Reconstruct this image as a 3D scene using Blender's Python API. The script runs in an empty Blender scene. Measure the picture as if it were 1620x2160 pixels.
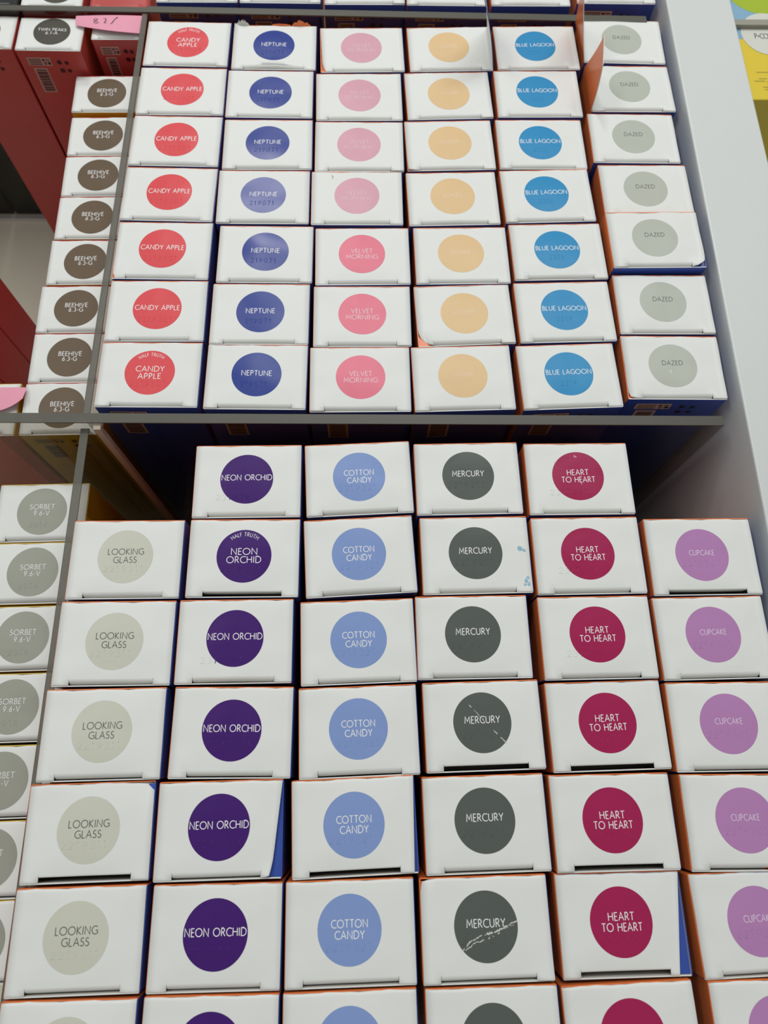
import bpy, math, random
from mathutils import Matrix, Vector

# ------------------------------------------------------------------ camera, world, lights, exposure
MM = 0.001
scene = bpy.context.scene
COL = scene.collection

CAM_F_PX, CAM_PITCH, CAM_ROLL, CAM_YAW, CAM_H = 1491.145, 0.33803929, -0.0761246976, 0.0981826513, 308.781
def camera_rows():
    p, r, yw = CAM_PITCH, CAM_ROLL, CAM_YAW
    right = Vector((1, 0, 0)); fwd = Vector((0, math.sin(p), -math.cos(p))); down = fwd.cross(right)
    cr, sr = math.cos(r), math.sin(r)
    R = Matrix((right * cr + down * sr, -right * sr + down * cr, fwd))
    c, s = math.cos(yw), math.sin(yw)
    return R @ Matrix(((c, -s, 0), (s, c, 0), (0, 0, 1)))
_R = camera_rows()
cam_data = bpy.data.cameras.new('camera')
cam_data.sensor_fit = 'VERTICAL'
cam_data.sensor_height = 36.0
cam_data.sensor_width = 27.0
cam_data.lens = CAM_F_PX / 2160.0 * 36.0
cam_data.clip_start = 0.01
cam_data.clip_end = 30
cam_data.dof.use_dof = True
cam_data.dof.focus_distance = 0.325
cam_data.dof.aperture_fstop = 14.0
cam = bpy.data.objects.new('camera', cam_data)
COL.objects.link(cam)
_m = Matrix((_R[0], -_R[1], -_R[2])).transposed().to_4x4()
_m.translation = Vector((0, 0, CAM_H * MM))
cam.matrix_world = _m
scene.camera = cam

world = bpy.data.worlds.new('shop_interior')
world.use_nodes = True
scene.world = world
_bg = world.node_tree.nodes['Background']
_bg.inputs['Color'].default_value = (1.0, 0.985, 0.935, 1)
_bg.inputs['Strength'].default_value = 0.47

def area_lamp(name, loc, aim, sx, sy, power, color):
    d = bpy.data.lights.new(name, 'AREA')
    d.shape = 'RECTANGLE'; d.size = sx; d.size_y = sy
    d.energy = power; d.color = color
    o = bpy.data.objects.new(name, d); COL.objects.link(o)
    o.location = loc
    o.rotation_euler = (Vector(aim) - Vector(loc)).to_track_quat('-Z', 'Y').to_euler()
    return o
# shop ceiling about two metres above the drawer: two long panels and one spot fitting further back
area_lamp('ceiling_panel', (0.35, 1.15, 1.5), (0.35, 1.15, 0), 1.2, 0.3, 17, (0.96, 1.0, 0.97))
area_lamp('ceiling_panel', (-0.95, 0.75, 1.6), (-0.95, 0.75, 0), 0.3, 1.2, 10, (0.96, 1.0, 0.97))
area_lamp('ceiling_spot', (-0.315, 1.96, 1.85), (0, 0.3, 0), 0.22, 0.30, 12, (1.0, 0.97, 0.97))

vs = scene.view_settings
vs.view_transform = 'Standard'
vs.look = 'None'
vs.exposure = -0.37
vs.gamma = 1.0
vs.use_curve_mapping = False

# ------------------------------------------------------------------ materials
def lin(c):
    c = c / 255.0
    return c / 12.92 if c <= 0.04045 else ((c + 0.055) / 1.055) ** 2.4
def rgb(r, g, b, k=1.0):
    return (lin(r) * k, lin(g) * k, lin(b) * k, 1)
WK = 0.80 / lin(226)                       # photographed white paper -> albedo 0.8
MATS = {}
def material(name, color, rough=0.45, spec=0.5, bump=0.0, bump_scale=900, mottle=0.0, mottle_scale=60, coat=0.0, coat_rough=0.2, metallic=0.0):
    if name in MATS: return MATS[name]
    m = bpy.data.materials.new(name); m.use_nodes = True
    nt = m.node_tree; b = nt.nodes['Principled BSDF']
    b.inputs['Base Color'].default_value = color
    b.inputs['Roughness'].default_value = rough
    b.inputs['Specular IOR Level'].default_value = spec
    b.inputs['Coat Weight'].default_value = coat
    b.inputs['Coat Roughness'].default_value = coat_rough
    b.inputs['Metallic'].default_value = metallic
    tc = nt.nodes.new('ShaderNodeTexCoord')
    if mottle:
        n = nt.nodes.new('ShaderNodeTexNoise'); n.inputs['Scale'].default_value = mottle_scale; n.inputs['Detail'].default_value = 5
        nt.links.new(tc.outputs['Object'], n.inputs['Vector'])
        mix = nt.nodes.new('ShaderNodeMix'); mix.data_type = 'RGBA'
        mix.inputs[6].default_value = color
        mix.inputs[7].default_value = tuple(c * (1 - mottle) for c in color[:3]) + (1,)
        nt.links.new(n.outputs['Fac'], mix.inputs[0]); nt.links.new(mix.outputs[2], b.inputs['Base Color'])
    if bump:
        n = nt.nodes.new('ShaderNodeTexNoise'); n.inputs['Scale'].default_value = bump_scale; n.inputs['Detail'].default_value = 3
        nt.links.new(tc.outputs['Object'], n.inputs['Vector'])
        bp = nt.nodes.new('ShaderNodeBump'); bp.inputs['Strength'].default_value = bump; bp.inputs['Distance'].default_value = 0.0001
        nt.links.new(n.outputs['Fac'], bp.inputs['Height']); nt.links.new(bp.outputs['Normal'], b.inputs['Normal'])
    MATS[name] = m
    return m
def waviness(m, scale, dist):
    nt = m.node_tree; b = nt.nodes['Principled BSDF']
    tc = nt.nodes.new('ShaderNodeTexCoord'); n = nt.nodes.new('ShaderNodeTexNoise'); n.inputs['Scale'].default_value = scale; n.inputs['Detail'].default_value = 1.5
    nt.links.new(tc.outputs['Object'], n.inputs['Vector'])
    bp = nt.nodes.new('ShaderNodeBump'); bp.inputs['Strength'].default_value = 1.0; bp.inputs['Distance'].default_value = dist
    old = b.inputs['Normal'].links[0].from_socket if b.inputs['Normal'].links else None
    if old: nt.links.new(old, bp.inputs['Normal'])
    nt.links.new(n.outputs['Fac'], bp.inputs['Height']); nt.links.new(bp.outputs['Normal'], b.inputs['Normal'])
CARD = material('white_carton_board', (0.80, 0.815, 0.80, 1), 0.5, 0.4, bump=0.25, bump_scale=1500, mottle=0.04, mottle_scale=35)
waviness(CARD, 45, 0.0009)
CARD_IN = material('carton_inner_board', (0.62, 0.60, 0.56, 1), 0.8, 0.2, mottle=0.1)
BLUE = material('blue_carton_print', rgb(52, 84, 176), 0.3, 0.5, bump=0.2, mottle=0.15)
ORANGE = material('orange_carton_print', rgb(240, 124, 64), 0.3, 0.5, bump=0.2, mottle=0.12)
RED = material('red_carton_print', rgb(192, 74, 70), 0.35, 0.5, bump=0.2, mottle=0.15)
YELLOW = material('yellow_carton_print', rgb(214, 176, 40), 0.35, 0.5, bump=0.2, mottle=0.12)
BLACK = material('black_carton_print', rgb(26, 32, 30), 0.3, 0.5, mottle=0.2)
LABEL = material('printed_panel_pale', rgb(205, 180, 165), 0.5)
LABEL_R = material('printed_panel_rose', rgb(205, 150, 135), 0.5)
INK = material('printed_ink_dark', rgb(40, 32, 34), 0.5)
INK_RED = material('printed_ink_maroon', rgb(70, 12, 14), 0.5)
WHITE_INK = material('white_lettering', rgb(240, 240, 242), 0.5)
GREY_INK = material('grey_lettering', rgb(92, 94, 90), 0.5)
def dot_mat(name, r, g, b, coat=0.0, coat_rough=.22):
    m = material('print_' + name, rgb(r, g, b, WK), 0.36, 0.2, bump=0.22, bump_scale=1300, mottle=0.04, mottle_scale=80, coat=coat, coat_rough=coat_rough)
    waviness(m, 45, 0.0009)
    return m

# ------------------------------------------------------------------ mesh helper
class MB:
    def __init__(self):
        self.v, self.f, self.m = [], [], []
    def vert(self, x, y, z):
        self.v.append((x * MM, y * MM, z * MM)); return len(self.v) - 1
    def face(self, idx, m=0):
        self.f.append(tuple(idx)); self.m.append(m)
    def quad(self, pts, m=0):
        self.face([self.vert(*p) for p in pts], m)
    def box(self, x0, x1, y0, y1, z0, z1, m=0, top=None):
        a = [self.vert(x, y, z) for z in (z0, z1) for (x, y) in ((x0, y0), (x1, y0), (x1, y1), (x0, y1))]
        self.face((a[3], a[2], a[1], a[0]), m)
        self.face((a[4], a[5], a[6], a[7]), m if top is None else top)
        for i in range(4):
            j = (i + 1) % 4
            self.face((a[i], a[j], a[4 + j], a[4 + i]), m)
    def mesh(self, name, mats, smooth=False):
        me = bpy.data.meshes.new(name)
        me.from_pydata(self.v, [], self.f)
        for mt in mats: me.materials.append(mt)
        me.polygons.foreach_set('material_index', self.m)
        if smooth: me.polygons.foreach_set('use_smooth', [True] * len(self.f))
        me.update()
        return me
def link(name, me, parent=None, loc=None, rz=0.0):
    o = bpy.data.objects.new(name, me); COL.objects.link(o)
    if parent is not None: o.parent = parent
    if loc is not None: o.location = [c * MM for c in loc]
    if rz: o.rotation_euler = (0, 0, rz)
    return o
def tag(o, label, cat, group=None):
    o['label'] = label; o['category'] = cat
    if group: o['group'] = group
    return o
def structure(name, me, label=None, loc=None):
    o = link(name, me, loc=loc); o['kind'] = 'structure'
    if label: o['label'] = label
    return o

# ------------------------------------------------------------------ stroke lettering (humanist capitals drawn with a thin pen)
def arc(cx, cy, rx, ry, a0, a1, n=9):
    return [(cx + rx * math.cos(math.radians(a0 + (a1 - a0) * i / n)), cy + ry * math.sin(math.radians(a0 + (a1 - a0) * i / n))) for i in range(n + 1)]
GL = {
 'A': (.74, [[(0, 0), (.37, 1), (.74, 0)], [(.135, .35), (.605, .35)]]),
 'B': (.52, [[(.05, 0), (.05, 1)], [(.05, 1), (.22, 1)] + arc(.22, .765, .22, .235, 90, -90, 7) + [(.05, .53)], [(.05, .53), (.25, .53)] + arc(.25, .265, .25, .265, 90, -90, 7) + [(.05, 0)]]),
 'C': (.74, [arc(.5, .5, .48, .5, 52, 308, 14)]),
 'D': (.78, [[(.05, 0), (.05, 1), (.28, 1)] + arc(.28, .5, .48, .5, 90, -90, 11) + [(.05, 0)]]),
 'E': (.46, [[(.46, 1), (.05, 1), (.05, 0), (.46, 0)], [(.05, .52), (.40, .52)]]),
 'F': (.46, [[(.46, 1), (.05, 1), (.05, 0)], [(.05, .52), (.40, .52)]]),
 'G': (.80, [arc(.5, .5, .48, .5, 55, 315, 14) + [(.80, .13), (.80, .47), (.55, .47)]]),
 'H': (.74, [[(.05, 0), (.05, 1)], [(.69, 0), (.69, 1)], [(.05, .52), (.69, .52)]]),
 'I': (.12, [[(.06, 0), (.06, 1)]]),
 'K': (.60, [[(.05, 0), (.05, 1)], [(.54, 1), (.07, .5), (.60, 0)]]),
 'L': (.44, [[(.05, 1), (.05, 0), (.44, 0)]]),
 'M': (.86, [[(.03, 0), (.11, 1), (.43, .3), (.75, 1), (.83, 0)]]),
 'N': (.78, [[(.05, 0), (.05, 1), (.73, 0), (.73, 1)]]),
 'O': (.98, [arc(.49, .5, .48, .5, 90, 450, 20)]),
 'P': (.52, [[(.05, 0), (.05, 1), (.22, 1)] + arc(.22, .74, .26, .26, 90, -90, 8) + [(.05, .48)]]),
 'R': (.58, [[(.05, 0), (.05, 1), (.22, 1)] + arc(.22, .74, .25, .26, 90, -90, 8) + [(.05, .48)], [(.24, .48), (.58, 0)]]),
 'S': (.48, [arc(.25, .75, .2, .25, 40, 250, 8) + [(.26, .52)] + arc(.22, .26, .24, .26, 70, -150, 9)]),
 'T': (.60, [[(0, 1), (.60, 1)], [(.30, 1), (.30, 0)]]),
 'U': (.70, [[(.05, 1), (.05, .34)] + arc(.35, .32, .30, .32, 180, 360, 9) + [(.65, 1)]]),
 'V': (.70, [[(0, 1), (.35, 0), (.70, 1)]]),
 'W': (1.0, [[(0, 1), (.25, 0), (.5, .95), (.75, 0), (1.0, 1)]]),
 'Y': (.62, [[(0, 1), (.31, .48), (.62, 1)], [(.31, .48), (.31, 0)]]),
 'Z': (.60, [[(.04, 1), (.56, 1), (.03, 0), (.60, 0)]]),
 '0': (.56, [arc(.28, .5, .25, .5, 90, 450, 14)]),
 '1': (.34, [[(.05, .82), (.22, 1), (.22, 0)]]),
 '2': (.52, [arc(.26, .74, .22, .26, 160, -30, 7) + [(.05, 0), (.50, 0)]]),
 '3': (.50, [arc(.22, .76, .2, .24, 140, -80, 7), arc(.22, .27, .25, .27, 80, -140, 8)]),
 '4': (.54, [[(.42, 0), (.42, 1), (.02, .3), (.54, .3)]]),
 '6': (.54, [[(.44, 1), (.12, .5)] + arc(.27, .29, .22, .29, 140, 500, 13)]),
 '7': (.48, [[(.02, 1), (.46, 1), (.16, 0)]]),
 '8': (.52, [arc(.26, .76, .19, .24, -90, 270, 12), arc(.26, .26, .23, .26, 90, 450, 12)]),
 '9': (.54, [[(.12, 0), (.44, .55)] + arc(.27, .71, .22, .29, -20, 340, 13)]),
 '-': (.36, [[(.04, .40), (.32, .40)]]),
 '+': (.50, [[(.05, .45), (.45, .45)], [(.25, .25), (.25, .65)]]),
 '.': (.20, [[(.06, .06), (.14, .06)]]),
 ' ': (.30, []),
}
def line_strokes(text, gap=0.19):
    out, x = [], 0.0
    for ch in text:
        w, st = GL[ch]
        for s in st: out.append([(px + x, py) for px, py in s])
        x += w + gap
    return out, x - gap
def ribbon(mb, pts, hw, fn, m=0):
    """flat pen stroke: fn maps 2-D to 3-D"""
    n = len(pts); L = []; Rr = []
    closed = n > 3 and math.dist(pts[0], pts[-1]) < 1e-6
    for i, p in enumerate(pts):
        a = pts[i - 1] if i else (pts[-2] if closed else None)
        b = pts[i + 1] if i < n - 1 else (pts[1] if closed else None)
        d1 = d2 = None
        if a is not None:
            l = math.dist(a, p) or 1; d1 = ((p[0] - a[0]) / l, (p[1] - a[1]) / l)
        if b is not None:
            l = math.dist(b, p) or 1; d2 = ((b[0] - p[0]) / l, (b[1] - p[1]) / l)
        if d1 is None: d1 = d2
        if d2 is None: d2 = d1
        nx, ny = -(d1[1] + d2[1]), d1[0] + d2[0]
        l = math.hypot(nx, ny) or 1
        nx, ny = nx / l, ny / l
        k = max(0.45, nx * -d1[1] + ny * d1[0])
        L.append((p[0] + nx * hw / k, p[1] + ny * hw / k)); Rr.append((p[0] - nx * hw / k, p[1] - ny * hw / k))
    iL = [mb.vert(*fn(*q)) for q in L]; iR = [mb.vert(*fn(*q)) for q in Rr]
    for i in range(n - 1): mb.face((iR[i], iR[i + 1], iL[i + 1], iL[i]), m)
def ridge(mb, pts, hw, height, fn, pick):
    """embossed stroke with a raised middle"""
    rows = []
    for i, p in enumerate(pts):
        a = pts[max(0, i - 1)]; b = pts[min(len(pts) - 1, i + 1)]
        l = math.dist(a, b) or 1
        nx, ny = -(b[1] - a[1]) / l, (b[0] - a[0]) / l
        row = []
        for s, hh in ((-1, 0), (0, height), (1, 0)):
            q = (p[0] + s * nx * hw, p[1] + s * ny * hw); t = fn(*q)
            row.append(mb.vert(t[0], t[1], t[2] + hh))
        rows.append((row, p))
    for (r0, p0), (r1, p1) in zip(rows, rows[1:]):
        m = pick((p0[0] + p1[0]) / 2, (p0[1] + p1[1]) / 2)
        for k in (0, 1): mb.face((r0[k], r0[k + 1], r1[k + 1], r1[k])[::-1], m)

# ------------------------------------------------------------------ cartons
def carton_body(w, d, h, mf, mr, mb_, ml, cache={}):
    """folded board sleeve: rounded vertical creases, cut top edge, bottom. Shared by all cartons of one size and print."""
    key = (w, d, round(h, 1), mf.name, mr.name, mb_.name, ml.name)
    if key in cache: return cache[key]
    mb = MB(); r = 0.7; t = 0.45; top = h - 0.5
    def ring(off, rr, z):
        out = []
        for cx, cy, a0 in ((w / 2 - r, d / 2 - r, 0), (-w / 2 + r, d / 2 - r, 90), (-w / 2 + r, -d / 2 + r, 180), (w / 2 - r, -d / 2 + r, 270)):
            for k in range(4):
                a = math.radians(a0 + 30 * k); q = rr
                out.append(mb.vert(cx + q * math.cos(a), cy + q * math.sin(a), z))
        return out
    zs = [0, h * .55, h - 14, top]
    rings = [ring(0, r, z) for z in zs]
    inner = ring(t, r - t, top); deep = ring(t, r - t, top - 30)
    n = len(inner)
    side = []
    for i in range(n):
        c, k = divmod(i, 4)
        if k == 3: side.append({0: 2, 1: 3, 2: 0, 3: 1}[c])   # flat faces: back, left, front, right
        elif c == 0: side.append(1 if k < 1 else 2)
        elif c == 1: side.append(2 if k < 1 else 3)
        elif c == 2: side.append(3 if k < 1 else 0)
        else: side.append(0 if k < 1 else 1)
    for a, b in zip(rings, rings[1:]):
        for i in range(n):
            j = (i + 1) % n
            mb.face((a[i], a[j], b[j], b[i]), side[i])
    for i in range(n):
        j = (i + 1) % n
        mb.face((rings[-1][i], rings[-1][j], inner[j], inner[i]), side[i] if side[i] else 4)
        mb.face((inner[i], inner[j], deep[j], deep[i]), 5)
    mb.face(rings[0][::-1], side[3])
    fx, zf, xs = w * .40, h - 1.35, w * .365                       # the two side dust flaps, printed on their outer face
    for s, m in ((-1, 3), (1, 1)):
        for xa, xb, ya in ((w / 2 - .5, xs, -d / 2 + .55), (xs, w / 2 - fx, -d / 2 + 4.0)):
            q = [(s * xa, ya, zf), (s * xa, d / 2 - 1.2, zf), (s * xb, d / 2 - 1.2, zf - .3), (s * xb, ya, zf - .3)]
            mb.quad(q if s > 0 else q[::-1], m)
    mb.face(deep, 5)
    me = mb.mesh('carton_body', [mf, mr, mb_, ml, CARD, CARD_IN])
    cache[key] = me
    return me

class Lid:
    """shape of one carton's closed top: slight bulge, bent corners, sagging tuck edge"""
    def __init__(self, w, d, h, rng, corners=(), bow=0.0, squeeze=()):
        self.w, self.d, self.h = w, d, h
        self.a = rng.uniform(-0.15, 0.45); self.tx = rng.uniform(-.006, .006); self.ty = rng.uniform(-.006, .006)
        self.p1, self.p2 = rng.uniform(0, 6), rng.uniform(0, 6); self.n = rng.uniform(.04, .11)
        self.corners, self.bow, self.squeeze = corners, bow, squeeze
    def at(self, x, y, up=0.0):
        w, d = self.w, self.d
        u, v = 2 * x / w, 2 * y / d
        z = self.h + self.a * (1 - u * u) * (1 - v * v) + self.tx * x + self.ty * y
        z += self.n * (math.sin(x * .21 + self.p1) + math.sin(y * .27 + x * .08 + self.p2))
        xx, yy = x, y
        for sx, sy, rad, pull, drop in self.corners:
            dd = math.hypot(x - sx * w / 2, y - sy * d / 2)
            t = max(0.0, 1 - dd / rad); t = t * t
            xx -= sx * pull * t; yy -= sy * pull * t; z -= drop * t
        for sx, sy, amt in self.squeeze:          # one long edge pushed inwards, most at its sy end
            t = max(0.0, sx * u) ** 4 * (0.5 + 0.5 * sy * v)
            xx -= sx * amt * t
        xs = w * .355
        if self.bow and abs(x) < xs:              # tuck edge arching up or sagging between the slits
            k = max(0.0, 1 - (y + d / 2) / 11.0)
            z += self.bow * (1 - (x / xs) ** 2) * k * k
        return (xx, yy, z + up)

def top_flap(L, rng, emboss=None, dot=(0, 0, 12.3), mats=(), bowamp=None):
    """closed lid: flat panel, two corner ears at the front and the tuck tongue bending down between the slits"""
    mb = MB(); w, d = L.w, L.d
    x0, x1, xs = -w / 2 + .3, w / 2 - .3, w * rng.uniform(.345, .365)
    tab = [x0, (x0 - xs) / 2, -xs]
    mid = [-xs + 2 * xs * i / 12 for i in range(13)]
    tab2 = [xs, (x1 + xs) / 2, x1]
    xsall = tab[:-1] + mid + tab2[1:]
    i_s0, i_s1 = 2, 14
    # back crease
    rows = [(d / 2 - .28, -.95), (d / 2 - .42, -.35), (d / 2 - .95, -.06), (d / 2 - 1.6, 0)]
    yf = -d / 2 + 3.2
    n = 9
    for i in range(1, n + 1): rows.append((rows[3][0] + (yf - rows[3][0]) * i / n, 0))
    bow = L.bow
    wob = [rng.uniform(-.12, .12) for _ in range(4)]
    def back_wave(x): return .18 * math.sin(x * .3 + wob[0] * 30) + .1 * math.sin(x * .8 + wob[1] * 40)
    grid = []
    for ri, (y, dz) in enumerate(rows):
        r = []
        for x in xsall:
            yy = y + (back_wave(x) if ri < 3 else 0) - (.12 if ri < 3 else 0)
            px, py, pz = L.at(x, yy)
            r.append(mb.vert(px, py, pz + dz))
        grid.append(r)
    def strip(a, b, cols):
        for i in range(len(cols) - 1):
            mb.face((a[i], b[i], b[i + 1], a[i + 1]), 0)
    for a, b in zip(grid, grid[1:]): strip(a, b, xsall)
    last = grid[-1]
    skirts = [[g[0] for g in grid], [g[-1] for g in grid]]
    # ears
    yend = -d / 2 + .5
    for sl, xl, side in ((slice(0, 3), tab, 0), (slice(14, 17), tab2, 1)):
        prev = list(last[sl]); ear = [prev]
        for y, dz in ((-d / 2 + 1.6, 0), (yend + .15, -.03), (yend, -.15)):
            row = [mb.vert(*L.at(x, y, dz)) for x in xl]
            strip(prev, row, xl); prev = row; ear.append(row)
        low = [mb.vert(*L.at(x, yend, -.6)) for x in xl]
        strip(prev, low, xl)
        inner = [e[-1 if side == 0 else 0] for e in ear]
        lo2 = [mb.vert(*L.at(-xs if side == 0 else xs, y, -.55)) for y in (yf, -d / 2 + 1.6, yend + .15, yend)]
        for i in range(3):
            q = (inner[i], inner[i + 1], lo2[i + 1], lo2[i])
            mb.face(q if side == 0 else q[::-1], 0)
        skirts[side] += [e[0 if side == 0 else -1] for e in ear[1:]]
    # tongue
    prev = list(last[i_s0:i_s1 + 1])
    mid_in = [x * .992 for x in mid]
    gap = rng.uniform(.05, .3) if bow > -.45 else .45 - .5 * bow
    prof = ((2.7 + gap, -.03), (2.2 + gap, -.22), (1.6 + gap, -.65), (1.05 + gap, -1.4), (.7 + gap, -2.6), (.65 + gap, -5.5))
    if bow <= -.45: prof = ((2.4 + gap, -.01), (2.0 + gap, -.06), (1.75 + gap, -.3), (1.68 + gap, -1.0), (1.7 + gap, -3.0), (1.9 + gap, -5.5))
    for dy, dz in prof:
        row = []
        for x in mid_in:
            px, py, pz = L.at(x, -d / 2 + dy, 0)
            t = max(0.0, 1 - (x / xs) ** 2)
            row.append(mb.vert(px, py + .35 * max(0.0, bow) * t, pz + dz))
        strip(prev, row, mid); prev = row
    # side thickness
    for k, col in enumerate(skirts):
        lo = []
        for v in col:
            x, y, z = mb.v[v]; mb.v.append((x, y, z - .0005)); lo.append(len(mb.v) - 1)
        for i in range(len(col) - 1):
            q = (col[i], lo[i], lo[i + 1], col[i + 1])
            mb.face(q[::-1] if k == 0 else q, 0)
    if emboss:
        code, ex, ey, cap, wd = emboss
        st, tw = line_strokes(code, .3)
        kx = wd / tw
        def pick(x, y): return 1 if math.hypot(x - dot[0], y - dot[1]) < dot[2] else 0
        for s in st:
            pts = [(ex - wd / 2 + px * kx, ey + (py - .5) * cap) for px, py in s]
            ridge(mb, pts, .17, .13, lambda x, y: L.at(x, y, .045), pick)
    return mb.mesh('top_flap', list(mats), smooth=True)

def colour_dot(L, dot, mat):
    mb = MB(); cx, cy, r = dot; n = 64
    c = mb.vert(*L.at(cx, cy, .04)); prev = None
    for rr in (.3, .6, .85, 1.0):
        row = [mb.vert(*L.at(cx + r * rr * math.cos(2 * math.pi * i / n), cy + r * rr * math.sin(2 * math.pi * i / n), .04)) for i in range(n)]
        for i in range(n):
            j = (i + 1) % n
            if prev is None: mb.face((c, row[i], row[j]))
            else: mb.face((prev[i], row[i], row[j], prev[j]))
        prev = row
    return mb.mesh('colour_dot', [mat], smooth=True)

def lettering(L, dot, lines, mat, arc_text=None, up=.075, dy=0.0, pen=.115):
    """lines: (text, width mm, cap height mm, baseline y from the dot centre)"""
    mb = MB()
    for text, wd, cap, base in lines:
        st, tw = line_strokes(text)
        kx = wd / tw
        for s in st:
            pts = [(dot[0] - wd / 2 + px * kx, dot[1] + dy + base + py * cap) for px, py in s]
            ribbon(mb, pts, cap * pen * .5, lambda x, y: L.at(x, y, up))
    if arc_text:
        text, rad, cap, span = arc_text
        total = sum(GL[c][0] + .16 for c in text) - .16; x = 0
        for ch in text:
            w, st = GL[ch]
            ang = math.radians(90 + span / 2 - span * (x + w / 2) / total)
            kx = math.radians(span) * rad / total
            for s in st:
                pts = []
                for px, py in s:
                    lx, ly = (px - w / 2) * kx, rad + py * cap
                    a = ang - math.pi / 2
                    pts.append((dot[0] + lx * math.cos(a) - ly * math.sin(a), dot[1] + lx * math.sin(a) + ly * math.cos(a)))
                ribbon(mb, pts, cap * .055, lambda x, y: L.at(x, y, up))
            x += w + .16
    return mb.mesh('name_lettering', [mat])

def front_label(w, d, h, pale, ink, cache={}):
    """printed data block, barcode and recycling marks on the upper front panel"""
    key = (w, d, round(h, 1), pale.name)
    if key in cache: return cache[key]
    mb = MB(); y = -d / 2 - .06; yi = -d / 2 - .12
    k = w / 50
    def R(x0, x1, z0, z1, m, yy=y): mb.quad([(x0, yy, z0), (x1, yy, z0), (x1, yy, z1), (x0, yy, z1)], m)
    lx = -w / 2 + 6 * k
    R(lx, lx + 18 * k, h - 10.5, h - 5, 0)
    for i in range(4): R(lx + .8, lx + 10.5 * k, h - 6.4 - i * 1.15, h - 5.9 - i * 1.15, 1, yi)
    for (a, b, c, e) in ((11.5, 13.4, 6.0, 7.2), (14, 17, 6.2, 6.8), (12, 14.5, 8, 8.7), (15.2, 17.2, 7.6, 9.6), (12.4, 13.6, 9.1, 9.9)):
        R(lx + a * k, lx + b * k, h - e, h - c, 1, yi)
    bx = lx + 2 * k
    R(bx, bx + 10.5 * k, h - 29, h - 12, 0)
    z = h - 13; rng = random.Random(4)
    while z > h - 28.2:
        t = rng.choice((.35, .5, .8, 1.1)); R(bx + 1.1, bx + 9.4 * k, max(z - t, h - 28.2), z, 1, yi); z -= t + rng.choice((.25, .35, .5))
    for (cx, cz, r) in ((30, 8, 1.5), (35.5, 8.3, 1.3), (30, 13.5, 1.6), (35.5, 13.6, 1.3)):
        vs_ = [mb.vert(-w / 2 + cx * k + r * math.cos(a * math.pi / 4), yi, h - cz + r * math.sin(a * math.pi / 4)) for a in range(8)]
        mb.face(vs_, 1)
    me = mb.mesh('front_print', [pale, ink]); cache[key] = me
    return me

SLIMS = {}
FLOOR_Z = -188.0
def carton(name, label, group, cx, cy, ztop, deg, w, d, prints, shade, dotr=12.3, dotc=(0, 0), lines=(), ink=None, arc_text=None,
           emboss=None, front=False, corners=(), bow=None, squeeze=(), seed=0, pen=.115, top=CARD, floor=FLOOR_Z, pale=None, darkink=None):
    rng = random.Random(seed * 7919 + 13)
    h = ztop - floor
    root = bpy.data.objects.new(name, None); COL.objects.link(root)
    root.empty_display_size = .02
    root.location = (cx * MM, cy * MM, floor * MM); root.rotation_euler = (0, 0, math.radians(deg))
    tag(root, label, 'box', group)
    link('carton_body', carton_body(w, d, h, *prints), root)
    L = Lid(w, d, h, rng, corners, rng.choice((0, 0, .15, .3, -.3)) if bow is None else bow, squeeze)
    dot = (dotc[0], dotc[1], dotr)
    link('top_flap', top_flap(L, rng, emboss, dot, (top, shade or top)), root)
    if shade is not None:
        dd = link('colour_dot', colour_dot(L, dot, shade), root)
        if lines: link('name_lettering', lettering(L, dot, lines, ink or WHITE_INK, arc_text, pen=pen), dd)
    if front: link('front_print', front_label(w, d, h, pale or LABEL, darkink or INK), root)
    return root, L

# ------------------------------------------------------------------ the setting: drawer floor, white side wall, clear dividers
FLOOR = material('drawer_floor_laminate', rgb(222, 221, 204), 0.5, 0.4, mottle=0.12, mottle_scale=20)
WALL = material('white_laminate', (0.66, 0.69, 0.69, 1), 0.4, 0.5, bump=0.1, bump_scale=300, mottle=0.03)
mb = MB(); mb.box(-420, 520, -260, 640, FLOOR_Z - 12, FLOOR_Z)
structure('floor', mb.mesh('floor', [FLOOR]), 'pale beige drawer bottom under the cartons')
# the side wall runs at a slight angle to the rows of cartons
def wall_x(y): return 186.6 + (y - 100) * 0.0232
mb = MB()
def prism(mb, outline, z0, z1, m=0, mtop=None, bevel=0.0):
    lo = [mb.vert(x, y, z0) for x, y in outline]; hi = [mb.vert(x, y, z1) for x, y in outline]
    n = len(outline)
    mb.face(lo[::-1], m); mb.face(hi, m if mtop is None else mtop)
    for i in range(n):
        j = (i + 1) % n
        mb.face((lo[i], lo[j], hi[j], hi[i]), m)
prism(mb, [(wall_x(-260), -260), (wall_x(-260) + 40.5, -260), (wall_x(640) + 40.5, 640), (wall_x(640), 640)], FLOOR_Z, 4.6)
w_o = structure('wall_right', mb.mesh('wall_right', [WALL]), 'wide white side wall of the drawer')
bv = w_o.modifiers.new('edge', 'BEVEL'); bv.width = .0009; bv.segments = 2
mb = MB(); prism(mb, [(-420, 600), (520, 600), (520, 640), (-420, 640)], FLOOR_Z, 4)
structure('wall_back', mb.mesh('wall_back', [WALL]), 'white back wall of the drawer')
mb = MB(); prism(mb, [(-420, -260), (-380, -260), (-380, 600), (-420, 600)], FLOOR_Z, 4)
structure('wall_left', mb.mesh('wall_left', [WALL]), 'white left wall of the drawer')

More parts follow.
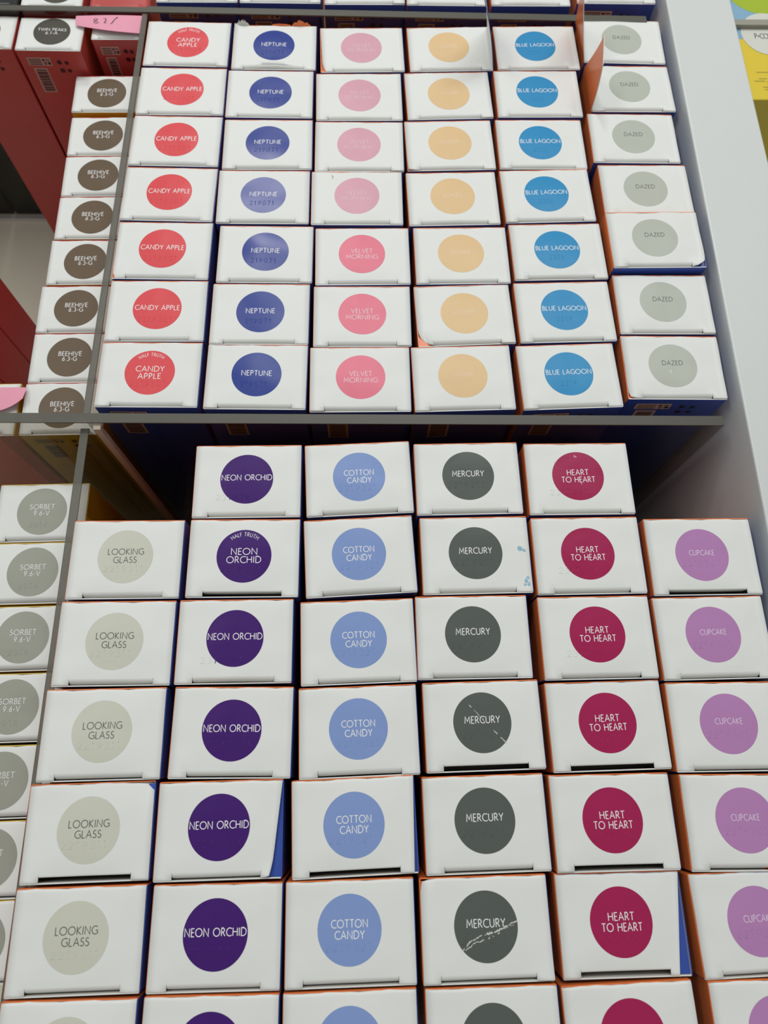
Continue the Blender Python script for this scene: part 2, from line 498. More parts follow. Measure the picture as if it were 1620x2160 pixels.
def acrylic():
    m = bpy.data.materials.new('smoky_clear_acrylic'); m.use_nodes = True
    nt = m.node_tree; nt.nodes.clear()
    out = nt.nodes.new('ShaderNodeOutputMaterial')
    tr = nt.nodes.new('ShaderNodeBsdfTransparent'); tr.inputs[0].default_value = (.80, .78, .75, 1)
    gl = nt.nodes.new('ShaderNodeBsdfGlossy'); gl.inputs['Roughness'].default_value = .06
    lw = nt.nodes.new('ShaderNodeLayerWeight'); lw.inputs['Blend'].default_value = .5
    pw = nt.nodes.new('ShaderNodeMath'); pw.operation = 'POWER'; pw.inputs[1].default_value = 5.0
    ad = nt.nodes.new('ShaderNodeMath'); ad.operation = 'MULTIPLY_ADD'; ad.inputs[1].default_value = .5; ad.inputs[2].default_value = .03
    mx = nt.nodes.new('ShaderNodeMixShader')
    nt.links.new(lw.outputs['Facing'], pw.inputs[0]); nt.links.new(pw.outputs[0], ad.inputs[0])
    nt.links.new(ad.outputs[0], mx.inputs[0]); nt.links.new(tr.outputs[0], mx.inputs[1]); nt.links.new(gl.outputs[0], mx.inputs[2])
    nt.links.new(mx.outputs[0], out.inputs[0])
    return m
ACRYLIC = acrylic()
EDGE = material('sawn_acrylic_edge', rgb(90, 89, 79), 0.45, 0.5, mottle=0.15, mottle_scale=25)
EDGE_SOLID = material('grey_strip', rgb(150, 148, 136), 0.45, 0.5)
def translucent_edge(m, amount):
    nt = m.node_tree; b = nt.nodes['Principled BSDF']; out = nt.nodes['Material Output']
    tr = nt.nodes.new('ShaderNodeBsdfTransparent'); tr.inputs[0].default_value = (.85, .84, .82, 1)
    mx = nt.nodes.new('ShaderNodeMixShader'); mx.inputs[0].default_value = amount
    nt.links.new(b.outputs[0], mx.inputs[1]); nt.links.new(tr.outputs[0], mx.inputs[2]); nt.links.new(mx.outputs[0], out.inputs[0])
translucent_edge(EDGE, .16)
def divider(label, outline, z0, z1, foot=False):
    """sheet with its polished faces and a sawn top edge as a part"""
    root = bpy.data.objects.new('acrylic_divider', None); COL.objects.link(root)
    cx = sum(p[0] for p in outline) / 4; cy = sum(p[1] for p in outline) / 4
    root.location = (cx * MM, cy * MM, z0 * MM); root.empty_display_size = .02
    loc = [(x - cx, y - cy) for x, y in outline]
    m1 = MB(); prism(m1, loc, 0, z1 - z0 - .8)
    link('sheet', m1.mesh('sheet', [ACRYLIC]), root)
    m2 = MB(); prism(m2, loc, z1 - z0 - .8, z1 - z0)
    e = link('sawn_edge', m2.mesh('sawn_edge', [EDGE]), root)
    if foot:
        m3 = MB(); prism(m3, [(x * 1.0, y * 1.25) for x, y in loc], 0, 3.0)
        link('foot_strip', m3.mesh('foot_strip', [WALL]), root)
    tag(root, label, 'divider', 'clear acrylic dividers')
    return root
def cross_y(x): return 158.3 - 0.0185 * x
divider('grey-edged clear divider running across the picture between upper and lower cartons',
        [(-420 + 42, cross_y(-378) - 5), (178.6, cross_y(178.6) - 5), (178.6, cross_y(178.6)), (-378, cross_y(-378))], FLOOR_Z, 0.4)
cd = [o for o in bpy.data.objects if o.name.startswith('acrylic_divider')][0]
mb = MB(); mb.box(-127.6, -124.2, 152.6, 155.2, FLOOR_Z, -1.0)
js = link('joint_strip', mb.mesh('joint_strip', [material('frosted_joint', rgb(176, 164, 150), .5)]), cd)
js.location = -cd.location
def long_x(y): return -130.6 - (388 - y) * 0.0196 if y > 20 else -137.8 - (20 - y) * 0.006
def long_div(label, ya, yb, t=3.9, z=-5):
    divider(label, [(long_x(ya), ya), (long_x(ya) + t, ya), (long_x(yb) + t, yb), (long_x(yb), yb)], FLOOR_Z, z)
long_div('clear divider between the brown-dot and red-dot carton columns', 161.2, 437.5, 3.4, -4.5)
long_div('clear divider between the grey-green and pale beige dot columns', -200, 155.2)
divider('clear divider behind the upper coloured cartons, near the top edge',
        [(-126, 432.6), (182, 426.5), (182, 431.7), (-126, 437.6)], FLOOR_Z, 0.2)
divider('clear divider at the top left behind the red cartons',
        [(-378, 444.5), (-127, 441.2), (-127, 445.4), (-378, 448.9)], FLOOR_Z, -6, True)

# ------------------------------------------------------------------ cartons of the two main compartments: x, y, top, turn (mm, degrees)
PLACE = '''C1r1,-99.0,407.3,-0.4,-1.30 C1r2,-99.7,368.6,0.2,-0.77 C1r3,-100.5,331.4,0.1,-1.43 C1r4,-101.4,293.8,0.1,-1.82 C1r5,-101.9,256.5,-0.1,-1.33 C1r6,-102.4,219.3,-0.4,-0.64 C1r7,-103.2,182.4,-0.5,-1.07 C2r1,-47.1,404.2,-0.0,-0.74 C2r2,-48.8,366.9,-0.0,-0.79 C2r3,-49.0,329.2,-0.3,-0.31 C2r4,-50.3,291.7,0.1,-0.60 C2r5,-48.2,253.9,-0.2,-0.97 C2r6,-49.8,216.8,-0.2,-0.87 C2r7,-50.6,180.5,-0.4,-1.36 C3r1,5.2,402.7,-0.1,0.91 C3r2,2.9,364.7,0.1,0.20 C3r3,2.5,327.4,-0.0,-0.47 C3r4,0.7,290.6,0.2,-0.48 C3r5,3.1,252.2,-0.1,0.06 C3r6,2.3,215.3,-0.7,-0.43 C3r7,0.7,178.6,-0.8,-0.29 C4r1,58.0,403.8,-0.2,1.39 C4r2,55.1,365.8,0.2,1.53 C4r3,53.8,328.5,-0.2,1.37 C4r4,53.2,290.0,0.4,1.10 C4r5,55.7,252.2,0.2,0.41 C4r6,54.9,215.4,-0.4,1.76 C4r7,51.8,178.2,-0.0,1.03 C5r1,110.7,404.9,-0.1,0.75 C5r2,107.9,367.1,0.4,0.23 C5r3,106.0,329.1,-0.0,0.15 C5r4,105.8,291.9,0.3,1.56 C5r5,107.7,254.5,-0.0,0.83 C5r6,107.1,216.3,0.3,1.00 C5r7,105.1,178.6,0.1,1.53 C6r1,164.1,410.6,-0.1,-1.67 C6r2,163.9,372.2,-0.3,-0.15 C6r3,159.8,332.8,0.7,-0.76 C6r4,161.5,295.3,0.3,-0.27 C6r5,160.0,259.0,3.8,0.14 C6r6,159.9,220.9,-0.2,-0.59 C6r7,158.7,182.9,0.3,-1.08 D2s1,-52.7,124.7,-0.0,-0.27 D2s2,-53.0,87.3,0.5,-0.78 D2s3,-55.4,50.1,0.1,-0.49 D2s4,-54.9,12.4,0.9,-1.27 D2s5,-58.2,-24.6,0.7,0.05 D2s6,-57.9,-62.1,-0.1,-0.47 D1s2,-105.5,87.8,0.2,-0.61 D1s3,-106.8,50.4,0.2,-0.57 D1s4,-108.0,13.0,0.7,-0.04 D1s5,-109.8,-24.0,0.0,0.42 D1s6,-110.1,-61.6,-0.0,0.20 D3s1,-0.8,125.1,-0.1,1.90 D3s2,-0.8,87.3,-0.2,2.27 D3s3,-2.2,48.8,-0.3,1.00 D3s4,-2.5,11.5,-0.2,0.92 D3s5,-4.8,-25.0,-0.2,1.26 D3s6,-6.7,-62.3,-0.3,0.16 D4s1,50.8,124.6,-0.5,0.31 D4s2,52.0,87.0,-0.8,0.18 D4s3,48.2,49.7,-0.3,-0.28 D4s4,50.0,12.4,-0.7,0.46 D4s5,48.1,-25.4,0.2,0.34 D4s6,45.4,-62.5,0.5,0.05 D5s1,103.5,123.4,0.2,-0.36 D5s2,103.3,85.5,0.5,-0.09 D5s3,102.7,48.2,0.4,-0.19 D5s4,102.6,11.1,-0.7,0.39 D5s5,100.1,-26.3,0.0,-0.24 D5s6,98.8,-62.9,-1.0,-0.23 D6s2,155.8,84.0,0.5,-0.40 D6s3,154.4,47.0,0.2,0.13 D6s4,154.3,9.5,0.1,-0.68 D6s5,154.1,-27.8,0.3,-1.24 D6s6,152.5,-64.0,-0.5,0.99 D1s7,-110.6,-99.0,0.3,-0.46 D2s7,-58.4,-99.1,0.6,-0.66 D3s7,-7.0,-99.5,-0.0,0.26 D4s7,45.9,-99.8,0.4,-0.03 D5s7,97.6,-100.4,0.1,0.84 D6s7,153.5,-101.0,0.0,-0.00'''
POS = {}
for tok in PLACE.split():
    k, x, y, z, r = tok.split(','); POS[k] = tuple(map(float, (x, y, z, r)))
BLUEBOX = (BLUE, BLUE, ORANGE, ORANGE)
ORD = ['rearmost', 'second', 'third', 'fourth', 'fifth', 'sixth', 'seventh', 'eighth']
D_ = dict
SH = {   # column: print colour, name in words, lettering, embossed code
 'C1': D_(mat=dot_mat('red', 222, 80, 86), col='red', one=[('CANDY APPLE', 22.4, 2.75, -.9)], half=[('CANDY', 13.9, 2.9, .5), ('APPLE', 11.2, 2.9, -3.6)], code='2219301', ey=-5.5),
 'C2': D_(mat=dot_mat('navy', 34, 58, 142, .17, .18), col='navy blue', one=[('NEPTUNE', 14.8, 2.75, -.8)], code='219071', ey=-4.6),
 'C3': D_(mat=dot_mat('coral_pink', 230, 124, 145), mat2=dot_mat('pale_pink', 216, 163, 180), col='coral pink', one=[('VELVET', 11.2, 2.6, .5), ('MORNING', 16.7, 2.6, -3.2)], code=None),
 'C4': D_(mat=dot_mat('peach', 226, 194, 148), col='peach', one=[('LOVER', 10.2, 2.5, -.6)], code=None),
 'C5': D_(mat=dot_mat('sky_blue', 50, 142, 196), col='sky blue', one=[('BLUE LAGOON', 23.0, 2.6, -.4)], code='2219', ey=-4.4),
 'C6': D_(mat=dot_mat('silver_grey', 184, 188, 178), col='silver grey', one=[('DAZED', 10.5, 2.5, .4)], code=None, dark=True),
 'D1': D_(mat=dot_mat('pale_beige', 202, 203, 190), col='pale beige', one=[('LOOKING', 15.9, 2.7, .9), ('GLASS', 10.3, 2.7, -2.9)], code='2219311', ey=-4.6, dark=True),
 'D2': D_(mat=dot_mat('violet', 66, 28, 110), col='violet', one=[('NEON ORCHID', 23.4, 2.7, -.6)], half=[('NEON', 11.8, 2.9, .6), ('ORCHID', 15.4, 2.9, -3.2)], code='2319391', ey=-5.2),
 'D3': D_(mat=dot_mat('periwinkle', 130, 154, 206), col='periwinkle blue', one=[('COTTON', 14.0, 2.65, .7), ('CANDY', 11.3, 2.65, -3.1)], code='2219321', ey=-4.8),
 'D4': D_(mat=dot_mat('charcoal', 88, 94, 91), col='charcoal grey', one=[('MERCURY', 14.9, 2.75, -.3)], code='2219211', ey=-3.6),
 'D5': D_(mat=dot_mat('magenta', 162, 34, 84), col='magenta', one=[('HEART', 10.2, 2.7, .5), ('TO HEART', 15.8, 2.7, -3.2)], code='2317391', ey=-5.6),
 'D6': D_(mat=dot_mat('lilac', 180, 130, 182), col='lilac', one=[('CUPCAKE', 11.7, 2.35, -.2)], code='2219301', ey=-3.4),
}
ROSE_INK = material('faint_pink_lettering', rgb(238, 208, 214), 0.5)
PALE_PINK_INK = material('faint_rose_lettering', rgb(228, 190, 200), 0.5)
CREAM_INK = material('faint_cream_lettering', rgb(238, 214, 186), 0.5)
LILAC_INK = material('pale_lilac_lettering', rgb(226, 206, 232), 0.5)
INKS = {'C3': ROSE_INK, 'C4': CREAM_INK, 'D6': LILAC_INK}
# wear that the photograph shows on single cartons: (corner sx, sy, radius, pull-in, drop)
WEAR = {
 'C1r5': D_(corners=[(-1, -1, 5, 1.2, 2.6)]),
 'C2r1': D_(bow=1.2, corners=[(-1, 1, 7, .3, -1.6)]),
 'C3r1': D_(corners=[(-1, -1, 8, 1.8, 1.2)], squeeze=[(-1, -1, 1.2)]),
 'C4r6': D_(corners=[(-1, -1, 11, 3.6, 2.2)]),
 'C4r3': D_(corners=[(-1, -1, 10, .2, -.8)]),
 'C6r7': D_(corners=[(-1, -1, 6, 1.6, .8)]),
 'C6r5': D_(corners=[(1, -1, 9, 2.2, -2.2)]),
 'D1s5': D_(corners=[(1, 1, 14, .4, 2.4)], bow=-.5),
 'D2s2': D_(bow=-.55), 'D2s3': D_(bow=.6),
 'D2s5': D_(squeeze=[(1, -1, 4.2)], corners=[(1, -1, 9, .8, -1.2)]),
 'D3s5': D_(squeeze=[(1, -1, 1.6)], bow=-.5),
 'D4s6': D_(corners=[(-1, 1, 5, 1.2, 1.2), (1, -1, 12, 0, -1.0)]),
 'D4s4': D_(bow=-.55), 'D5s4': D_(bow=-.55), 'D5s5': D_(bow=-.55),
 'D5s6': D_(squeeze=[(1, -1, 5.0)], bow=-.5),
 'D6s2': D_(bow=-.55), 'D5s1': D_(bow=-.3), 'C5r4': D_(bow=-.3),
}
HALF = {'C1r1', 'C1r7', 'D2s2'}
EXTRA = {
 'C2r1': 'with torn back edge', 'C6r5': 'standing proud', 'D4s6': 'white crease across it',
 'D4s4': 'diagonal scratch across it', 'D4s2': 'blue smudges at its right', 'D5s6': 'blue side showing', 'C4r6': 'front left corner crushed',
}
BOXES = {}
for si, key in enumerate(POS):
    colk, row = key[:2], int(key[3:])
    sh = SH[colk]; x, y, z, r = POS[key]
    upper = colk[0] == 'C'
    mat, colname, ink = sh['mat'], sh['col'], INKS.get(colk, WHITE_INK)
    if colk == 'C3' and row <= 4: mat, colname, ink = sh['mat2'], 'pale pink', PALE_PINK_INK
    if sh.get('dark'): ink = GREY_INK
    half = key in HALF
    lines = sh['half'] if half else sh['one']
    first = 1 if upper or colk in ('D2', 'D3', 'D4', 'D5') else 2
    where = 'rearmost in its column' if row == first else '%s from the back' % ORD[row - first]
    label = 'white carton, %s dot on top, %s%s' % (colname, where, ', ' + EXTRA[key] if key in EXTRA else '')
    if colk == 'C3' and row <= 4: label = 'white carton with pale pink dot on top, %s' % where
    rng = random.Random(si)
    emb = None
    if sh['code']:
        ex, ey = rng.uniform(-1.5, -.3), sh['ey']
        if key in ('D2s1', 'D2s3', 'D5s1', 'D5s2', 'D5s3'): ex, ey = -5.5, -8.2 if colk == 'D2' else -7.0
        emb = (sh['code'], ex, ey, 2.7, 17.5 if len(sh['code']) > 6 else 13 if len(sh['code']) > 5 else 8)
    wr = WEAR.get(key, {})
    BOXES[key] = carton('hair_dye_carton', label, 'cartons with a %s dot' % colname, x, y, z, r, 50.0, 36.4, BLUEBOX, mat,
        12.3, (rng.uniform(-.5, .3), .9 + rng.uniform(-.3, .3)), lines, ink, ('HALF TRUTH', 9.3, 1.75, 74) if half else None,
        emb, front=(key[2:] == 'r7'), seed=si, pale=LABEL, **wr)

# rear compartment: only the front strip of its first row is in view
for i, (xa, xb, yf) in enumerate([(-120.5, -70.8, 441.8), (-69.9, -19.1, 441.6), (-17.6, 32.6, 440.8), (34.1, 83.1, 440.4), (85.6, 136.6, 440.5), (141, 190, 443.0)]):
    carton('hair_dye_carton', 'white carton at the top edge with navy front, %s from left' % ['leftmost', 'second', 'third', 'fourth', 'fifth', 'sixth'][i],
           'navy-fronted cartons at the top edge', (xa + xb) / 2, yf + 18.4, 0.0, 0.3 * (-1) ** i, 50.0, 36.4, BLUEBOX, None, front=True, seed=300 + i)

# ------------------------------------------------------------------ cartons of the left compartments
BROWN = dot_mat('brown', 104, 88, 70); SAGE = dot_mat('grey_green', 156, 158, 147); TAUPE = dot_mat('dark_taupe', 80, 78, 70)
RY = (YELLOW, YELLOW, RED, RED)
ROWS_E = [(-152.9, 395.7), (-151.8, 361.8), (-151.6, 331.1), (-151.6, 300.4), (-152.2, 269.3), (-153.7, 238.1), (-153.6, 207.4), (-153.9, 177.0)]
PINKISH = material('red_rose_carton_print', rgb(200, 60, 70), 0.35, 0.5, mottle=0.12)
for i, (x, y) in enumerate(ROWS_E):
    ret = carton('hair_dye_carton', 'white carton with brown dot on top, %s' % ('rearmost in its column' if i == 0 else ORD[i] + ' from the back'), 'cartons with a brown dot',
           x, y, -25 + (0.4 if i == 0 else 0), [.3, .5, .6, .2, .2, .3, .2, .2][i], 42.5, 30.2, (YELLOW, YELLOW, PINKISH, PINKISH), BROWN, 11.9, (-.9, .2),
           [('BEEHIVE', 12.2, 2.5, .9), ('6.3-G', 7.6, 2.5, -2.2)], front=(i in (0, 7)), seed=400 + i, pen=.12, pale=material('printed_panel_ochre', rgb(190, 160, 70), .5))
for i in range(7):
    y = [119.6, 88.9, 57.6, 26.4, -4.9, -35.8, -66.3][i]
    ret = carton('hair_dye_carton', 'white carton with grey-green dot on top, %s' % ('rearmost in its column' if i == 0 else ORD[i] + ' from the back'), 'cartons with a grey-green dot',
           -157.6 - i * .45, y, -25, .4, 44.0, 30.2, (YELLOW,) * 4, SAGE, 12.1, (.2, .4),
           [('SORBET', 11.9, 2.4, 1.1), ('9.6-V', 7.4, 2.4, -2.2)], emboss=('2016', -1, -6.5, 2.4, 9) if i < 4 else None, seed=430 + i, pen=.10)
REDBOX = (RED,) * 4
carton('hair_dye_carton', 'red carton with dark taupe dot on its white top, in the upper left corner', 'red cartons', -186.3, 427.6, -10, -.9, 40.0, 28.0, REDBOX, TAUPE, 11.2, (.5, 1.6),
       [('TWIN PEAKS', 17.2, 2.2, .6), ('6.1-A', 7.2, 2.2, -2.4)], front=True, seed=460, pen=.13, pale=material('printed_panel_dusty', rgb(190, 150, 140), .5), darkink=INK_RED)
carton('hair_dye_carton', 'red carton cut off by the left edge, dark dot barely showing', 'red cartons', -228.3, 429.0, -10, -.6, 40.5, 28.0, REDBOX, TAUPE, 11.2, (-.2, 1.2), front=True, seed=461, darkink=INK_RED, pale=RED)
carton('hair_dye_carton', 'red carton under the pink note in the upper left', 'red cartons', -145.8, 434.0 - 2.0, -10, .3, 31.5, 17.5, (RED, RED, RED, YELLOW), None, front=True, seed=462, darkink=INK_RED, pale=MATS['printed_panel_dusty'])
carton('hair_dye_carton', 'red carton behind the top left divider, dark dot at the picture edge', 'red cartons', -189.0, 464.5, -10, .2, 38.5, 28.0, REDBOX, TAUPE, 11.0, (2, .3), seed=463)
carton('hair_dye_carton', 'black carton at the extreme top left corner', None, -229.5, 465.0, -10, 0, 40, 28, (BLACK,) * 4, None, seed=464, top=BLACK)
for i, xx in enumerate((-271.5, -313.5)):  # two black cartons added only to darken what shows through the divider
    carton('hair_dye_carton', 'added black carton darkening the view through the left divider, %s of the two' % ['right', 'left'][i], 'dark cartons added behind the left divider',
           xx, 465.0, -12, 0, 40, 28, (BLACK,) * 4, None, seed=480 + i, top=BLACK)
carton('hair_dye_carton', 'red carton behind the pink note and divider', 'red cartons', -148.5, 468.0, -14, 0, 38, 28, REDBOX, None, seed=465, top=RED)
carton('hair_dye_carton', 'red-fronted carton with a curled pink note on its white top', 'red cartons', -198.7, 176.8, -25, .2, 42.5, 30.2, (RED, YELLOW, YELLOW, YELLOW), None, front=False, seed=466)
for i in range(4):
    carton('hair_dye_carton', 'dark red carton at the left edge, side wall only, %s from the back' % ['rearmost', 'second', 'third', 'fourth'][i], 'red cartons at the left edge',
           -243.3, 274.6 - i * 30.6, -25, 0, 42.0, 30.2, REDBOX, None, seed=470 + i)
# lower left front cartons: red box fronts under the divider
# ------------------------------------------------------------------ open dust flaps standing up from three cartons
def flap_part(parent, name, pts, mat_out, mat_in, nsub=8, curl=0.0, label=None):
    """sheet of board spanned by a base edge (2 points) and a top edge (2 points), world mm; out = side facing -x"""
    b0, b1, t1, t0 = [Vector(p) for p in pts]
    inv = parent.matrix_basis.inverted()
    mb = MB(); th = .4
    rows = []
    for off in (0, th):
        g = []
        for j in range(nsub + 1):
            v = j / nsub; r = []
            for i in range(nsub + 1):
                u = i / nsub
                p = (b0 * (1 - u) + b1 * u) * (1 - v) + (t0 * (1 - u) + t1 * u) * v
                p = p + Vector((curl * math.sin(v * math.pi) + off, 0, 0))
                q = inv @ (p * MM)
                mb.v.append(tuple(q)); r.append(len(mb.v) - 1)
            g.append(r)
        rows.append(g)
    for k, g in enumerate(rows):
        for j in range(nsub):
            for i in range(nsub):
                q = (g[j][i], g[j][i + 1], g[j + 1][i + 1], g[j + 1][i])
                mb.face(q if k else q[::-1], k)
    A, B = rows
    for i in range(nsub):
        mb.face((A[0][i], A[0][i + 1], B[0][i + 1], B[0][i]), 1); mb.face((A[-1][i], B[-1][i], B[-1][i + 1], A[-1][i + 1]), 1)
        mb.face((A[i][0], B[i][0], B[i + 1][0], A[i + 1][0]), 1); mb.face((A[i][-1], A[i + 1][-1], B[i + 1][-1], B[i][-1]), 1)
    o = link(name, mb.mesh(name, [mat_out, mat_in]), parent)
    if label: o['label'] = label
    return o
bpy.context.view_layer.update()
flap_part(BOXES['C6r2'][0], 'dust_flap', [(138.6, 389.5, -1), (138.2, 354.6, -1), (137.4, 358.5, 25.5), (138.2, 373, 31)], ORANGE, CARD, curl=.6, label='orange dust flap standing up')
flap_part(BOXES['C6r1'][0], 'dust_flap', [(137.5, 427, -1), (139.0, 394, -1), (127.5, 398.0, 40), (130.5, 413, 42)], ORANGE, CARD, curl=-.5, label='orange dust flap standing up')
flap_part(BOXES['C4r1'][0], 'dust_flap', [(82.2, 421, -1), (83.2, 387.5, -1), (70.6, 390, 42), (70.0, 412, 42)], CARD, BLUE, curl=1.2, label='white dust flap standing up')

# ------------------------------------------------------------------ scuffs, smudges and torn edges with a shape of their own
SCUFF = material('bare_board_scuff', rgb(214, 214, 208), 0.7)
SMUDGE = material('pale_blue_ink_smudge', rgb(150, 196, 222), 0.6, mottle=.2, mottle_scale=300)
STAIN = material('tan_stain', rgb(206, 186, 158), 0.6)
def fleck_part(key, name, pts, width, mat, seed, jitter=.25, gaps=.35, up=.10, n=60):
    root, L = BOXES[key]; rng = random.Random(seed); mb = MB()
    seg = [(math.dist(a, b), a, b) for a, b in zip(pts, pts[1:])]; tot = sum(s[0] for s in seg)
    t = 0
    while t < tot:
        ln = rng.uniform(.5, 1.7)
        if rng.random() > gaps:
            q = []
            for k in range(4):
                s = min(t + ln * k / 3, tot - 1e-4); acc = 0
                for l, a, b in seg:
                    if s <= acc + l:
                        f = (s - acc) / l; q.append((a[0] + (b[0] - a[0]) * f + rng.uniform(-jitter, jitter) * .6, a[1] + (b[1] - a[1]) * f + rng.uniform(-jitter, jitter))); break
                    acc += l
            if len(q) > 1: ribbon(mb, q, width * rng.uniform(.3, 1) / 2, lambda x, y: L.at(x, y, up))
        t += ln * rng.uniform(.6, 1.2)
    if mb.f: link(name, mb.mesh(name, [mat]), root)
def blob_part(key, name, blobs, mat, seed, up=.10):
    root, L = BOXES[key]; rng = random.Random(seed); mb = MB()
    for bx_, by_, r in blobs:
        ph = rng.uniform(0, 6)
        vs_ = [mb.vert(*L.at(bx_ + r * (1 + .35 * math.sin(3 * a + ph)) * math.cos(a) * .8, by_ + r * (1 + .3 * math.cos(2 * a + ph)) * math.sin(a), up)) for a in [i * math.pi / 7 for i in range(14)]]
        mb.face(vs_)
    link(name, mb.mesh(name, [mat]), root)
fleck_part('D4s6', 'crease_mark', [(-9.3, -7.0), (-6.5, -4.2), (-2, -2.3), (4, -1.0), (8.5, .9), (12.1, 2.4)], .5, SCUFF, 1, .25, .1)
fleck_part('D4s6', 'crease_mark', [(-8.2, -6.8), (-4.5, -4.6), (1, -3.0), (5, -1.6)], .35, SCUFF, 2, .3, .35)
fleck_part('D4s6', 'crease_mark', [(0, -1.6), (5, -.6), (12, 1.4)], .25, SCUFF, 3, .3, .4)
fleck_part('D4s4', 'scratch_mark', [(-6.3, 9.5), (-2, 4.5), (1, 1), (5, -3), (9.0, -7.4)], .35, SCUFF, 4, .2, .45)
fleck_part('D4s2', 'ink_smudge', [(19.5, 3.0), (22.4, 1.2)], 1.2, SMUDGE, 5, .4, .1)
blob_part('D4s2', 'ink_smudge', [(20.8, 2.6, .8), (22.6, 1.4, .6), (22.0, -12.6, .9), (22.9, -11.2, .7), (21.4, -14.5, .7), (23.1, -14.2, .8)], SMUDGE, 6)
blob_part('D5s1', 'pale_spot', [(-.9, 11.2, .55), (-.3, 11.0, .4), (1.0, -2.8, .35), (-10.4, 8.2, .4)], material('pale_pink_spot', rgb(226, 150, 180), .5), 7)
blob_part('C3r4', 'tan_mark', [(-13.6, 14.6, .7), (-13.2, 13.2, .5)], STAIN, 8)
blob_part('C6r7', 'pale_spot', [(-1.8, -2.6, .7), (-1.4, -4.0, .4)], material('pale_grey_spot', rgb(214, 216, 210), .6), 9)
# torn back edge of the navy rear carton, ragged orange corners
def ragged(key, name, x0, x1, y, height, mat, seed):
    root, L = BOXES[key]; rng = random.Random(seed); mb = MB(); n = 14; prev = None
    for i in range(n + 1):
        x = x0 + (x1 - x0) * i / n
        hh = height * math.sin(math.pi * i / n) ** .7 * rng.uniform(.5, 1.15)
        a = mb.vert(*L.at(x, y, -.2)); b = mb.vert(*L.at(x, y + .6, hh)); c = mb.vert(*L.at(x, y + 1.0, -.4))
        if prev: mb.face((prev[0], a, b, prev[1])); mb.face((prev[1], b, c, prev[2]))
        prev = (a, b, c)
    link(name, mb.mesh(name, [mat]), root)
ragged('C2r1', 'torn_edge', 10, 21, 17.6, 3.2, ORANGE, 21)
ragged('C2r1', 'torn_edge', -23.5, -16, 17.2, 3.4, SCUFF, 22)
ragged('C2r1', 'torn_edge', -2, 9, 17.6, 1.0, ORANGE, 23)

# ------------------------------------------------------------------ pink paper notes
PINK = material('pink_note_paper', rgb(238, 164, 188), 0.7, 0.2, mottle=.05)
PEN = material('ball_pen_ink', rgb(60, 40, 60), 0.5)
def sheet(name, label, fn, nu, nv, mat, group=None):
    mb = MB(); rows = []
    for off in (0, .15):
        rows.append([[mb.vert(*(lambda p: (p[0], p[1], p[2] + off))(fn(i / nu, j / nv))) for i in range(nu + 1)] for j in range(nv + 1)])
    for k, g in enumerate(rows):
        for j in range(nv):
            for i in range(nu):
                q = (g[j][i], g[j][i + 1], g[j + 1][i + 1], g[j + 1][i]); mb.face(q if k else q[::-1])
    A, B = rows
    for i in range(nu):
        mb.face((A[0][i], A[0][i + 1], B[0][i + 1], B[0][i])); mb.face((A[nv][i + 1], A[nv][i], B[nv][i], B[nv][i + 1]))
    for j in range(nv):
        mb.face((A[j + 1][0], A[j][0], B[j][0], B[j + 1][0])); mb.face((A[j][nu], A[j + 1][nu], B[j + 1][nu], B[j][nu]))
    root = bpy.data.objects.new(name, None); COL.objects.link(root); root.empty_display_size = .01
    cx, cy, cz = fn(.5, .5); root.location = (cx * MM, cy * MM, cz * MM)
    o = link('paper', mb.mesh('paper', [mat], smooth=False), root); o.location = (-cx * MM, -cy * MM, -cz * MM)
    tag(root, label, 'note', group)
    return root, (cx, cy, cz)
def note_a(u, v):       # rests on the red carton, front edge drooping and curled
    x = -171.5 + 43.5 * u
    yfront = 433.4 - 8.2 * math.sin(min(1.0, u * 1.25) * math.pi * .5) ** .9
    y = yfront + (440.0 - yfront) * v
    z = -8.9 + .9 * math.sin(v * 1.5) + 1.8 * math.sin(u * math.pi * .9) * (.35 + .65 * (1 - v))
    return (x, y, z)
na, c0 = sheet('pink_note', 'pink paper note with handwritten figures at the top left', note_a, 18, 8, PINK, 'pink notes')
mb = MB()
def on_note(u, v):
    p = note_a(u, v); return (p[0] - c0[0], p[1] - c0[1], p[2] - c0[2] + .25)
for st in ([(.26, .62), (.29, .74), (.32, .66), (.27, .46), (.30, .34), (.335, .44), (.27, .60)], [(.40, .72), (.43, .76), (.44, .62), (.42, .44), (.46, .46)], [(.60, .86), (.56, .70), (.53, .46), (.51, .40)], [(.60, .86), (.575, .80)]):
    ribbon(mb, st, .007, on_note)
link('handwriting', mb.mesh('handwriting', [PEN]), na)
def note_b(u, v):       # curled square on the left carton, its far right corner lifting over the next top
    x = -222 + 48.5 * u
    yb = 188.3; yfr = 172.6 + 8.0 * max(0, (u - .55) / .45) ** 2
    y = yfr + (yb - yfr) * v
    z = -24.2 + 1.6 * math.sin(u * 3.0) * (.3 + .7 * (1 - v)) + 2.2 * max(0, (u - .8) / .2) ** 2 * (1 - v) + 1.0
    return (x, y, z)
sheet('pink_note', 'curled pink paper note on the carton at the left edge', note_b, 16, 8, PINK, 'pink notes')

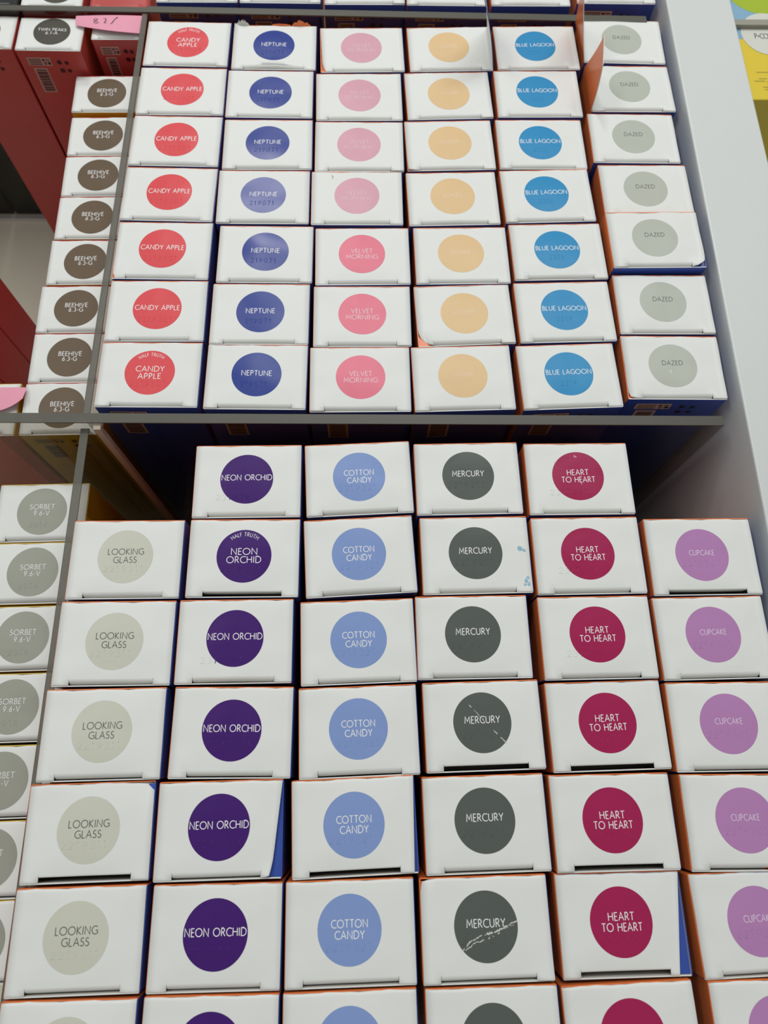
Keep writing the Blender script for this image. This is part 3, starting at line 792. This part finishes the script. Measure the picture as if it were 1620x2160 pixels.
# ------------------------------------------------------------------ the boxed kit beyond the white wall
KY = material('kit_yellow_print', rgb(226, 200, 50), .35, .5, mottle=.06)
KB = material('kit_blue_print', rgb(132, 174, 204), .35)
KG = material('kit_green_print', rgb(164, 186, 36), .35)
KW = material('kit_white_print', rgb(214, 214, 206), .35)
KL = material('kit_olive_print', rgb(160, 146, 40), .4)
KF = material('kit_shaded_yellow', rgb(196, 176, 52), .4, mottle=.1)  # darker copy of the kit yellow, shade of the front put into the colour
kit = bpy.data.objects.new('boxed_kit', None); COL.objects.link(kit)
kx, ky, kz = 300.0, 374.6, FLOOR_Z
kit.location = (kx * MM, ky * MM, kz * MM)
tag(kit, 'yellow printed box with white circle beyond the white wall', 'box')
KT = -10.0 - FLOOR_Z
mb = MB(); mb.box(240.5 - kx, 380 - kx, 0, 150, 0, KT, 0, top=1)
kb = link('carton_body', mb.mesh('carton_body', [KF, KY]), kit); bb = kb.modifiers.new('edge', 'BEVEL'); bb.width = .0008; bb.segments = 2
mb = MB()
def kpt(x, y, up): return (x - kx, y - ky, KT + up)
mb.quad([kpt(241.5, 426, .05), kpt(379, 426, .05), kpt(379, 523, .05), kpt(241.5, 523, .05)], 0)
def disc(cx, cy, rx, ry, up, m): mb.face([mb.vert(*kpt(cx + rx * math.cos(i * math.pi / 24), cy + ry * math.sin(i * math.pi / 24), up)) for i in range(48)], m)
disc(267.5, 472, 23.5, 24, .10, 1)
disc(264.5, 430.5, 17.2, 18.5, .15, 2)
for (xa, ya, wd) in ((250.4, 397.0, 30), (251, 391.6, 5), (247.6, 389.6, 7), (255.5, 389.0, 24), (252.2, 384.6, 22), (253, 382.6, 18)):
    mb.quad([kpt(xa, ya, .06), kpt(xa + wd, ya, .06), kpt(xa + wd, ya + .7, .06), kpt(xa, ya + .7, .06)], 3)
link('printed_art', mb.mesh('printed_art', [KB, KG, KW, KL]), kit)
mb = MB(); st, tw = line_strokes('P+COLOR', .06)
for s in st: ribbon(mb, [(p[0] * 3.0, p[1] * 4.2) for p in s], .22, lambda x, y: kpt(255.6 + x, 426.4 + y, .2))
link('lettering', mb.mesh('lettering', [INK]), kit)
rail = MB(); prism(rail, [(-60, -2.4), (60, -2.4), (60, 2.4), (-60, 2.4)], 0, 2.4, 0)
ro = link('rail_divider', rail.mesh('rail_divider', [EDGE_SOLID]), loc=(300.0, 437.4, -9.7))
tag(ro, 'grey divider strip lying across the yellow printed box', 'divider')
